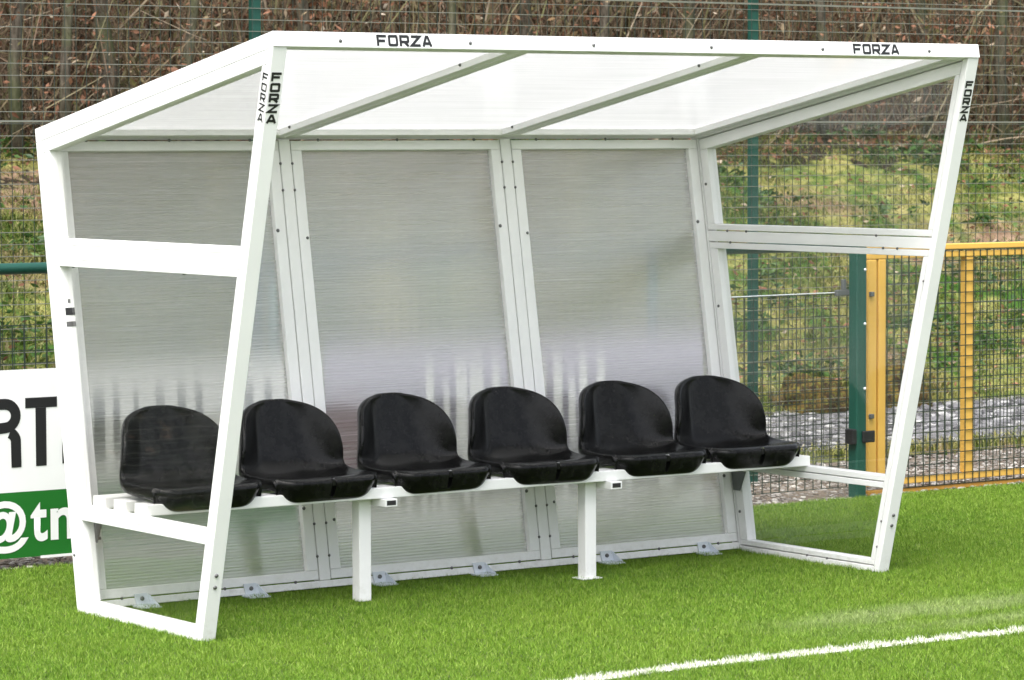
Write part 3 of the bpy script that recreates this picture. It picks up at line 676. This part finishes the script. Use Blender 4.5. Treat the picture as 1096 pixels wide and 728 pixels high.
# member sizes
FP, FFR = .030, .024; RP, RFR = .046, .046; TB, TFR = .050, .044; BB = .024; BFR = .020
for side in (0, 1):
    G = .0045 if side else .0005
    x0, x1 = (0, .052) if side == 0 else (W-.052, W)
    xi0, xi1 = (.0008, .049) if side == 0 else (W-.049, W-.003)
    member('front_post', quad(LF, 0, FP, LB, 0, LT, TB), x0, x1)
    member('rear_post', quad(LR, 0, RP, LB, 0, LT, TB), x0, x1)
    member('roof_beam', quad(LT, 0, TB-.0002, LR, 0, LFB, 0), x0, x1)
    bl = FP+.0006; br = RP+.0006
    member('base_rail', [isec(LF, bl, LB, 0), isec(LR, br, LB, 0), isec(LR, br, LB, BB), isec(LF, bl, LB, BB)], x0, x1)
    f0, r0 = FP+G, RP+G
    z1, z2 = hz(1.212), hz(1.310)
    # frames of the glazed panels: upper, middle, lower
    fi, ri = FP+G+FFR, RP+G+RFR; ti = TB+G+TFR
    def hbar(name, za, zb, fo, ro): member(name, [isec(LF, fo, hz(za), 0), isec(LR, ro, hz(za), 0), isec(LR, ro, hz(zb), 0), isec(LF, fo, hz(zb), 0)], xi0, xi1)
    hbar('mid_rail', 1.2355+G, 1.2865-G, FP+.0006, RP+.0006)
    hbar('panel_frame', 1.2865, 1.3100, f0, r0)          # upper panel, bottom bar
    hbar('panel_frame', 1.2120, 1.2355, f0, r0)          # middle panel, top bar
    member('panel_frame', quad(LT, TB+G, ti, LR, r0, LF, f0), xi0, xi1)
    member('panel_frame', [isec(LF, f0, hz(1.3106), 0), isec(LF, fi, hz(1.3106), 0), isec(LF, fi, LT, ti+.0006), isec(LF, f0, LT, ti+.0006)], xi0, xi1)
    member('panel_frame', [isec(LR, r0, hz(1.3106), 0), isec(LR, ri, hz(1.3106), 0), isec(LR, ri, LT, ti+.0006), isec(LR, r0, LT, ti+.0006)], xi0, xi1)
    zs0, zs1 = .3270, .3760
    hbar('seat_side_rail', .3495+G*.8, zs1, fi+.0006, ri+.0006); hbar('seat_side_rail', zs0, .3495, fi+.0006, ri+.0006)
    hbar('panel_frame', BB+G, BB+G+BFR, f0, r0)
    for L_, o0, o1 in ((LF, f0, fi), (LR, r0, ri)):
        member('panel_frame', [isec(L_, o0, hz(BB+G+BFR+.0006), 0), isec(L_, o1, hz(BB+G+BFR+.0006), 0), isec(L_, o1, hz(1.2114), 0), isec(L_, o0, hz(1.2114), 0)], xi0, xi1)
    # clear sheets
    xm = (x0+x1)/2
    e = -.006
    for lo, hi in ((hz(1.3100), None), (hz(zs1), hz(1.2120)), (hz(BB+G+BFR), hz(zs0))):
        if hi is None: poly = [isec(LF, fi+e, lo, e), isec(LR, ri+e, lo, e), isec(LR, ri+e, LT, ti+e), isec(LF, fi+e, LT, ti+e)]
        else: poly = [isec(LF, fi+e, lo, e), isec(LR, ri+e, lo, e), isec(LR, ri+e, hi, -e), isec(LF, fi+e, hi, -e)]
        MB().yz(poly, xm-.003, xm+.003).build('side_sheet', M['clear'], sh)
G = .0045
# local frames of rear wall and roof
rd = LR[1]; rn = LR[2]; RLEN = (Vector((YRT, ZRT))-Vector((D0, 0))).length
def RW(x, s, n): p = LR[0]+rd*s+rn*n; return (x, p.x, p.y)
td = LT[1]; tn = LT[2]; TLEN = (Vector((YFT, H))-Vector((YRT, ZRT))).length
def RF(x, t, n): p = LT[0]+td*t+tn*n; return (x, p.x, p.y)
def slab(F, x0, x1, a0, a1, n0, n1): 
    m = MB(); m.add([F(x0,a0,n0),F(x1,a0,n0),F(x1,a1,n0),F(x0,a1,n0),F(x0,a0,n1),F(x1,a0,n1),F(x1,a1,n1),F(x0,a1,n1)],
          [(0,3,2,1),(4,5,6,7),(0,1,5,4),(1,2,6,5),(2,3,7,6),(3,0,4,7)]); return m
STOP = RLEN - .047      # where the wall ends under the roof frame
N0, N1 = .002, .044
slab(RW, .0525, W-.0525, .004, .030, N0, N1).build('rear_base_rail', WH, sh, BV)
for x in (1.0, 2.0): slab(RW, x-.023, x+.023, .0305, STOP, N0, N1+.001).build('rear_wall_post', WH, sh, BV)
bays = [(.0525+G, 1-.023-G), (1.023+G, 2-.023-G), (2.023+G, W-.0525-G)]
for a, b in bays:
    fw_ = .044; s0, s1 = .030+G, STOP-G
    slab(RW, a, b, s0, s0+.034, N0, N1).build('rear_frame', WH, sh, BV)
    slab(RW, a, b, s1-.036, s1, N0, N1).build('rear_frame', WH, sh, BV)
    slab(RW, a, a+fw_, s0+.0345, s1-.0365, N0, N1).build('rear_frame', WH, sh, BV)
    slab(RW, b-fw_, b, s0+.0345, s1-.0365, N0, N1).build('rear_frame', WH, sh, BV)
    slab(RW, a+fw_-.012, b-fw_+.012, s0+.022, s1-.024, .012, .022).build('rear_sheet', M['opal'], sh)
# roof
slab(RF, 0, W, TLEN-.0495, TLEN, 0, .0495).build('front_beam', WH, sh, BV)
slab(RF, .0525, W-.0525, .0, .045, .0, .040).build('rear_beam', WH, sh, BV)
rb = [(.0525+G*.6, 1-.004), (1.004, 2-.004), (2.004, W-.0525-G*.6)]
for a, b in rb:
    t0, t1, q0, q1 = .045+G, TLEN-.0495-G, .001, .040
    slab(RF, a, b, t0, t0+.036, q0, q1).build('roof_frame', WH, sh, BV)
    slab(RF, a, b, t1-.040, t1, q0, q1).build('roof_frame', WH, sh, BV)
    slab(RF, a, a+.038, t0+.0365, t1-.0405, q0, q1).build('roof_frame', WH, sh, BV)
    slab(RF, b-.038, b, t0+.0365, t1-.0405, q0, q1).build('roof_frame', WH, sh, BV)
    slab(RF, a+.028, b-.028, t0+.026, t1-.030, .008, .018).build('roof_sheet', M['opal_roof'], sh)
# bench
for y0 in (.42, .57, .72):
    slab(lambda x, y, z: (x, y, z), .030, 2.965, y0, y0+.09, .3765, .4155).build('seat_rail', WH, sh, .003)
for x in (1.0, 2.0):
    ct = slab(lambda x_, y, z: (x_, y, z), x-.026, x+.026, .392, .828, .348, .3758).build('cross_bar', WH, sh, .002)
    o = slab(lambda x_, y, z: (x_, y, z), x-.019, x+.019, .3913, .395, .3535, .3705).build('hollow_shade_plate', M['hollow'], ct); o.location = (0,0,0)  # dark plate painted in for the shade inside the open tube end
    lx = x-.057
    lg = slab(lambda x_, y, z: (x_, y, z), lx-.026, lx+.024, .475, .525, .004, .3755).build('leg', WH, sh, .003)
    if x > 1.5: o = slab(lambda x_, y, z: (x_, y, z), lx-.046, lx+.044, .464, .536, .006, .011).build('foot_plate', WH, lg, .001); o.location = (0,0,0)
    o = slab(RW, x-.05, x+.05, .33, .40, N1+.0015, N1+.006).build('wall_bracket', WH, sh, .001)
# gusset plates where the seat rail meets the rear posts
for x0, x1 in ((.053, .059), (W-.059, W-.053)):
    p = [isec(LR, .05, hz(.325), 0), isec(LR, .05, hz(.245), 0), isec(LR, .09, hz(.245), 0), isec(LR, .14, hz(.325), 0)]
    MB().yz(p, x0, x1).build('gusset_plate', M['dark_steel'], sh, .001)
for x0, x1 in ((.053, .058),):
    p = [isec(LF, .055, hz(.325), 0), isec(LF, .055, hz(.25), 0), isec(LF, .12, hz(.325), 0)]
    MB().yz(p, x0, x1).build('gusset_plate', M['dark_steel'], sh, .001)
# anchor brackets along the rear wall foot
wy = isec(LR, N1, hz(.03), 0)[0]
for x in (.235, .681, 1.233, 1.683, 2.283, 2.763):
    m = MB()
    m.prism([(x-.045, .004), (x+.045, .004), (x+.030, .052), (x-.030, .052)], lambda u, v: (u, wy-.060+(.052-v)*.0, v), lambda u, v: (u, wy-.055, v)) if False else None
    m.add([(x-.040, wy-.075, .010), (x+.040, wy-.075, .010), (x+.040, wy-.004, .012), (x-.040, wy-.004, .012), (x-.040, wy-.075, .006), (x+.040, wy-.075, .006), (x+.040, wy-.004, .006), (x-.040, wy-.004, .006)],
          [(0,1,2,3),(4,7,6,5),(0,4,5,1),(1,5,6,2),(2,6,7,3),(3,7,4,0)])
    m.prism([(x-.024, .012), (x+.032, .012), (x+.016, .052), (x-.034, .052)], lambda u, v: (u, wy-.010, v), lambda u, v: (u, wy-.004, v))
    m.add([(x+.018, wy-.010, .052), (x+.021, wy-.010, .052), (x+.040, wy-.060, .012), (x+.037, wy-.060, .012), (x+.034, wy-.010, .012), (x+.031, wy-.010, .012)], [(0,1,2,3),(2,1,4),(3,5,0),(0,5,4,1)])
    o = m.build('anchor_bracket', M['galv'], sh)
    c = MB().dome((x-.004, wy-.011, .034), (0,-1,0), .008, .008).build('bolt', M['screw'], o); c.location = (0,0,0)
# screws
def screw(c, n, r=.0065): MB().dome(c, n, r, .005).build('screw', M['screw'], sh, smooth=True)
bt = [TLEN-.022]
nfb = Vector((0, td.x, td.y))
for x in (.247, .747, 1.247, 1.75, 2.25, 2.753):
    c = Vector(RF(x, TLEN, .0285)); screw(c, (0, td.x, td.y), .0062)
# rear wall gaps and frames
for a, b in bays:
    for s in (.25, 1.30): screw(RW(a+.034, s, N1), (0, rn.x, rn.y), .006); 
    for s in (.30, 1.33): screw(RW(b-.036, s, N1), (0, rn.x, rn.y), .007)
    for xx in (a+.12, (a+b)/2, b-.12): screw(RW(xx, STOP-.002, N1-.001), (0, rn.x, rn.y), .006)
    for xx in (a+.10, (a+b)/2+.06, b-.10): screw(RW(xx, .0325, N1-.001), (0, rn.x, rn.y), .006)
for x in (1.0, 2.0):
    for e in (-.0255, .0255):
        for s in (.12, .24, 1.48, 1.58): screw(RW(x+e, s, N1), (0, rn.x, rn.y), .0055)
# right side, inner face and left side, inner face
for xs, nx in ((W-.049, -1), (.049, 1)):
    for z in (.16, 1.47, .98): p = isec(LR, .068, hz(z), 0); screw((xs, *p), (nx, 0, 0), .006)
    for z in (.10, .20, 1.12): p = isec(LF, FP+.002, hz(z), 0); screw((xs, *p), (nx, 0, 0), .005)
    for y in (.30, .42): screw((xs, y, BB+.002), (nx, 0, 0), .005)
    for y, z in ((.80, 1.284), (.90, 1.238), (.92, 1.284), (.02, 1.284), (-.10, 1.238), (-.02, 1.238)): screw((xs, y, z), (nx, 0, 0), .005)
for x in (.026, W-.026):   # pairs of bolts low on the front posts
    for z in (.185, .225):
        p = isec(LF, 0, hz(z), 0); screw((x, *p), (0, -LF[2].x, -LF[2].y), .007)
p = isec(LR, .02, hz(.2), 0); screw((0, *p), (-1, 0, 0), .005)
for z, y in ((1.2115, .93), (1.2115, .14), (.3262, .45)): screw((.026, y, z), (0, 0, -1), .006)
for xx, t in ((.962, .16), (.962, 1.30), (1.962, .16), (1.962, 1.34)):
    screw(RF(xx-.0041, t, .022), (-1, 0, 0), .006)
# black FORZA lettering on the beam and posts
def letters(ch):
    w_, s = 1.0, .2
    return {'F': [[(s/2, 0), (s/2, 1-s/2), (w_, 1-s/2)], [(s, .47), (.86, .47)]],
            'O': [[(.5, 1-s/2), (.86, 1-s/2), (.9, .9-.06), (.9, .16), (.84, s/2), (.16, s/2), (.1, .16), (.1, .84), (.16, 1-s/2), (.5, 1-s/2)]],
            'R': [[(s/2, 0), (s/2, 1-s/2), (.84, 1-s/2), (.9, .84), (.9, .48), (.84, .40), (s, .40)], [(.52, .36), (.90, 0)]],
            'Z': [[(.02, 1-s/2), (.93, 1-s/2), (.07, s/2), (.98, s/2)]],
            'A': [[(.08, 0), (.42, 1-s/2), (.58, 1-s/2), (.92, 0)], [(.26, .28), (.74, .28)]]}[ch]
def word_h(P, u0, u1, v0, v1, wd):
    n = 5; pitch = (u1-u0)/n
    for i, ch in enumerate('FORZA'):
        m = MB()
        for k, st in enumerate(letters(ch)):
            ribbon(m, [(u0+pitch*i+p[0]*pitch*.84, v0+p[1]*(v1-v0)) for p in st], wd, lambda u, v, k=k: P(u, v, k*.0002))
        m.build('letter', M['black'], sh)
def word_v(P, uc, wl, v0, v1, wd, slant=0):
    pitch = (v1-v0)/5
    for i, ch in enumerate('FORZA'):
        m = MB(); vb = v1-pitch*(i+1)+pitch*.14
        for k, st in enumerate(letters(ch)):
            ribbon(m, [(uc-wl/2+p[0]*wl, vb+p[1]*pitch*.80) for p in st], wd, lambda u, v, k=k: P(u, v, k*.0002))
        m.build('letter', M['black'], sh)
bf = lambda u, v, e: RF(u, TLEN+.0012+e, .0495-v)        # front face of the beam: u along x, v up
word_h(bf, .385, .603, .0065, .0425, .0090); word_h(bf, 2.393, 2.615, .0065, .0425, .0090)
fd = LF[1]; fn = LF[2]
def postface(u, v, e): p = LF[0]+fd*v-fn*(.0012+e); return (u, p.x, p.y)
vtop = (Vector((YFT, H))-Vector((0, 0))).length
word_v(postface, .025, .036, 1.752, 1.922, .0082)
word_v(postface, W-.026, .036, 1.762, 1.918, .0078)
def postside(u, v, e): p = LF[0]+fd*v+fn*u; return (-.0012-e, p.x, p.y)
word_v(lambda u, v, e: postside(.048-u, v, e), .024, .034, 1.752, 1.915, .0056)
# small stickers on the front-facing reveal of the left rear post
def sticker(xa, xb, za, zb, mt, e=.0010):
    o_ = RP+.0005+RFR+.0004
    q = [isec(LR, o_, hz(za), 0), isec(LR, o_+e, hz(za), 0), isec(LR, o_+e, hz(zb), 0), isec(LR, o_, hz(zb), 0)]
    MB().yz(q, xa, xb).build('sticker', M[mt], sh)
sticker(.010, .046, 1.040, 1.066, 'black'); sticker(.010, .046, 1.000, 1.018, 'sticker_grey'); sticker(.022, .032, 1.082, 1.096, 'sticker_grey')

# ------------------------------------------------------------------ seats
def seat_meshes():
    # profile: y (0 front .. back), z rel. to lip top, half width, wrap of the sides (towards front), lift of the sides
    prof = [(.034,-.086,.168,0,0), (.012,-.072,.188,0,0), (-.004,-.036,.201,0,0), (-.012,-.012,.207,0,0), (.008,.002,.208,0,0), (.045,.000,.209,0,.004), (.10,-.010,.210,0,.014), (.17,-.022,.211,0,.026),
            (.235,-.024,.212,.004,.034), (.280,-.012,.211,.022,.034), (.312,.018,.209,.052,.026), (.330,.060,.206,.078,.012), (.344,.110,.201,.090,0), (.356,.160,.192,.090,0), (.366,.205,.176,.070,0), (.374,.240,.148,.044,-.002), (.380,.262,.108,.022,-.004), (.383,.272,.062,.008,-.004)]
    us = [-1,-.97,-.90,-.80,-.66,-.48,-.28,-.10,-.042,.042,.10,.28,.48,.66,.80,.90,.97,1]
    nv, nu = len(prof), len(us); V = []
    for y, z, hw, wr, lf_ in prof:
        for u in us:
            a = abs(u); e = max(0, (a-.46)/.54)**1.25
            V.append(Vector((u*hw, y-wr*e, (z if z < .06 else .06+(z-.06)*.87)+lf_*a**4)))
    # round the front corners of the lip in plan
    for j in range(5):
        for i, u in enumerate(us):
            V[j*nu+i].y += .05*max(0, abs(u)-.72)**2/.08
    F = []
    for j in range(nv-1):
        for i in range(nu-1):
            if us[i] == -.042 and 1 <= j <= 3: continue    # drain slot in the lip
            F.append((j*nu+i, j*nu+i+1, (j+1)*nu+i+1, (j+1)*nu+i))
    # rolled rim and skirt along the two sides and over the top
    loop = [j*nu for j in range(nv)] + [(nv-1)*nu+i for i in range(1, nu)] + [j*nu+nu-1 for j in range(nv-2, -1, -1)]
    ctr = Vector((0, .2, .08)); prev = loop
    def skirt(vi):
        j, i = divmod(vi, nu); y, z = prof[j][:2]; t = min(1, max(0, (j-7)/5))     # 0 pan .. 1 back
        sx = -1 if us[i] < 0 else 1
        topk = max(0, (j-12)/5)
        out = Vector((sx*(1-.55*topk), 0, topk*1.0)); 
        if j == nv-1: out = Vector((us[i]*.5, 0, 1))
        out.normalize(); dn = Vector((0, t*1.0, -(1-t)-.15*t)).normalized()
        return out, dn, t, j
    rows = []
    for o_, d_ in ((.007, .002), (.011, .010), (.010, .030), (.004, .055)):
        ids = []
        for vi in loop:
            out, dn, t, j = skirt(vi); k = 1.0
            if d_ > .02: k = (.80 if t < .5 else .75)
            fr = min(1, j/4)             # the front lip already drops by itself
            V.append(V[vi] + out*o_*(.35+.65*fr) + dn*d_*k*(.25+.75*fr)); ids.append(len(V)-1)
        rows.append(ids)
    for r0, r1 in zip([loop]+rows[:-1], rows):
        for i in range(len(loop)-1): F.append((r0[i], r0[i+1], r1[i+1], r1[i]))
    return V, F
SV, SF = seat_meshes()
def under_block():
    m = MB(); m.box(-.140, .140, .04, .30, -.0525, -.028); m.box(-.135, .135, .022, .055, -.072, -.025); return m
seat0 = None
labels = ['leftmost black bucket seat, partly hidden behind the slanted white front post',
          'black bucket seat second from the left, just right of the slanted front post',
          'third black bucket seat from the left, above the nearer white bench leg',
          'fourth black bucket seat from the left, in front of the middle bay joint',
          'fifth black bucket seat from the left, just right of the farther bench leg',
          'rightmost black bucket seat, beside the clear right side panel']
SEATX = [.322, .803, 1.297, 1.775, 2.285, 2.745]
for i, x in enumerate(SEATX):
    loc = (x-.048, .386, .468)
    if i == 0:
        seat0 = empty('bucket_seat', loc, labels[0], 'seat', 'black seats in the shelter')
        m = MB(); m.add(SV, SF); o = m.build('shell', M['seat'], None, smooth=True); o.parent = seat0
        s_ = o.modifiers.new('solid', 'SOLIDIFY'); s_.thickness = .004; s_.offset = -1
        s_ = o.modifiers.new('sub', 'SUBSURF'); s_.levels = 2; s_.render_levels = 2
        u = under_block().build('mounting_block', M['seat'], None, .006); u.parent = seat0
        m = MB(); m.box(-.0075, .0075, -.006, .012, -.030, -.006); d_ = m.build('drain_tab', M['seat'], None, .003); d_.parent = seat0
        kids = [o, u, d_]
    else:
        r_ = seat0.copy(); COL.objects.link(r_); r_.location = loc; r_['label'] = labels[i]
        r_.rotation_euler = (0, 0, R(random.uniform(-2.2, 2.2)))
        for k_ in kids:
            c = k_.copy(); COL.objects.link(c); c.parent = r_
for o in list(bpy.data.objects):
    if '_w' in o: del o['_w']
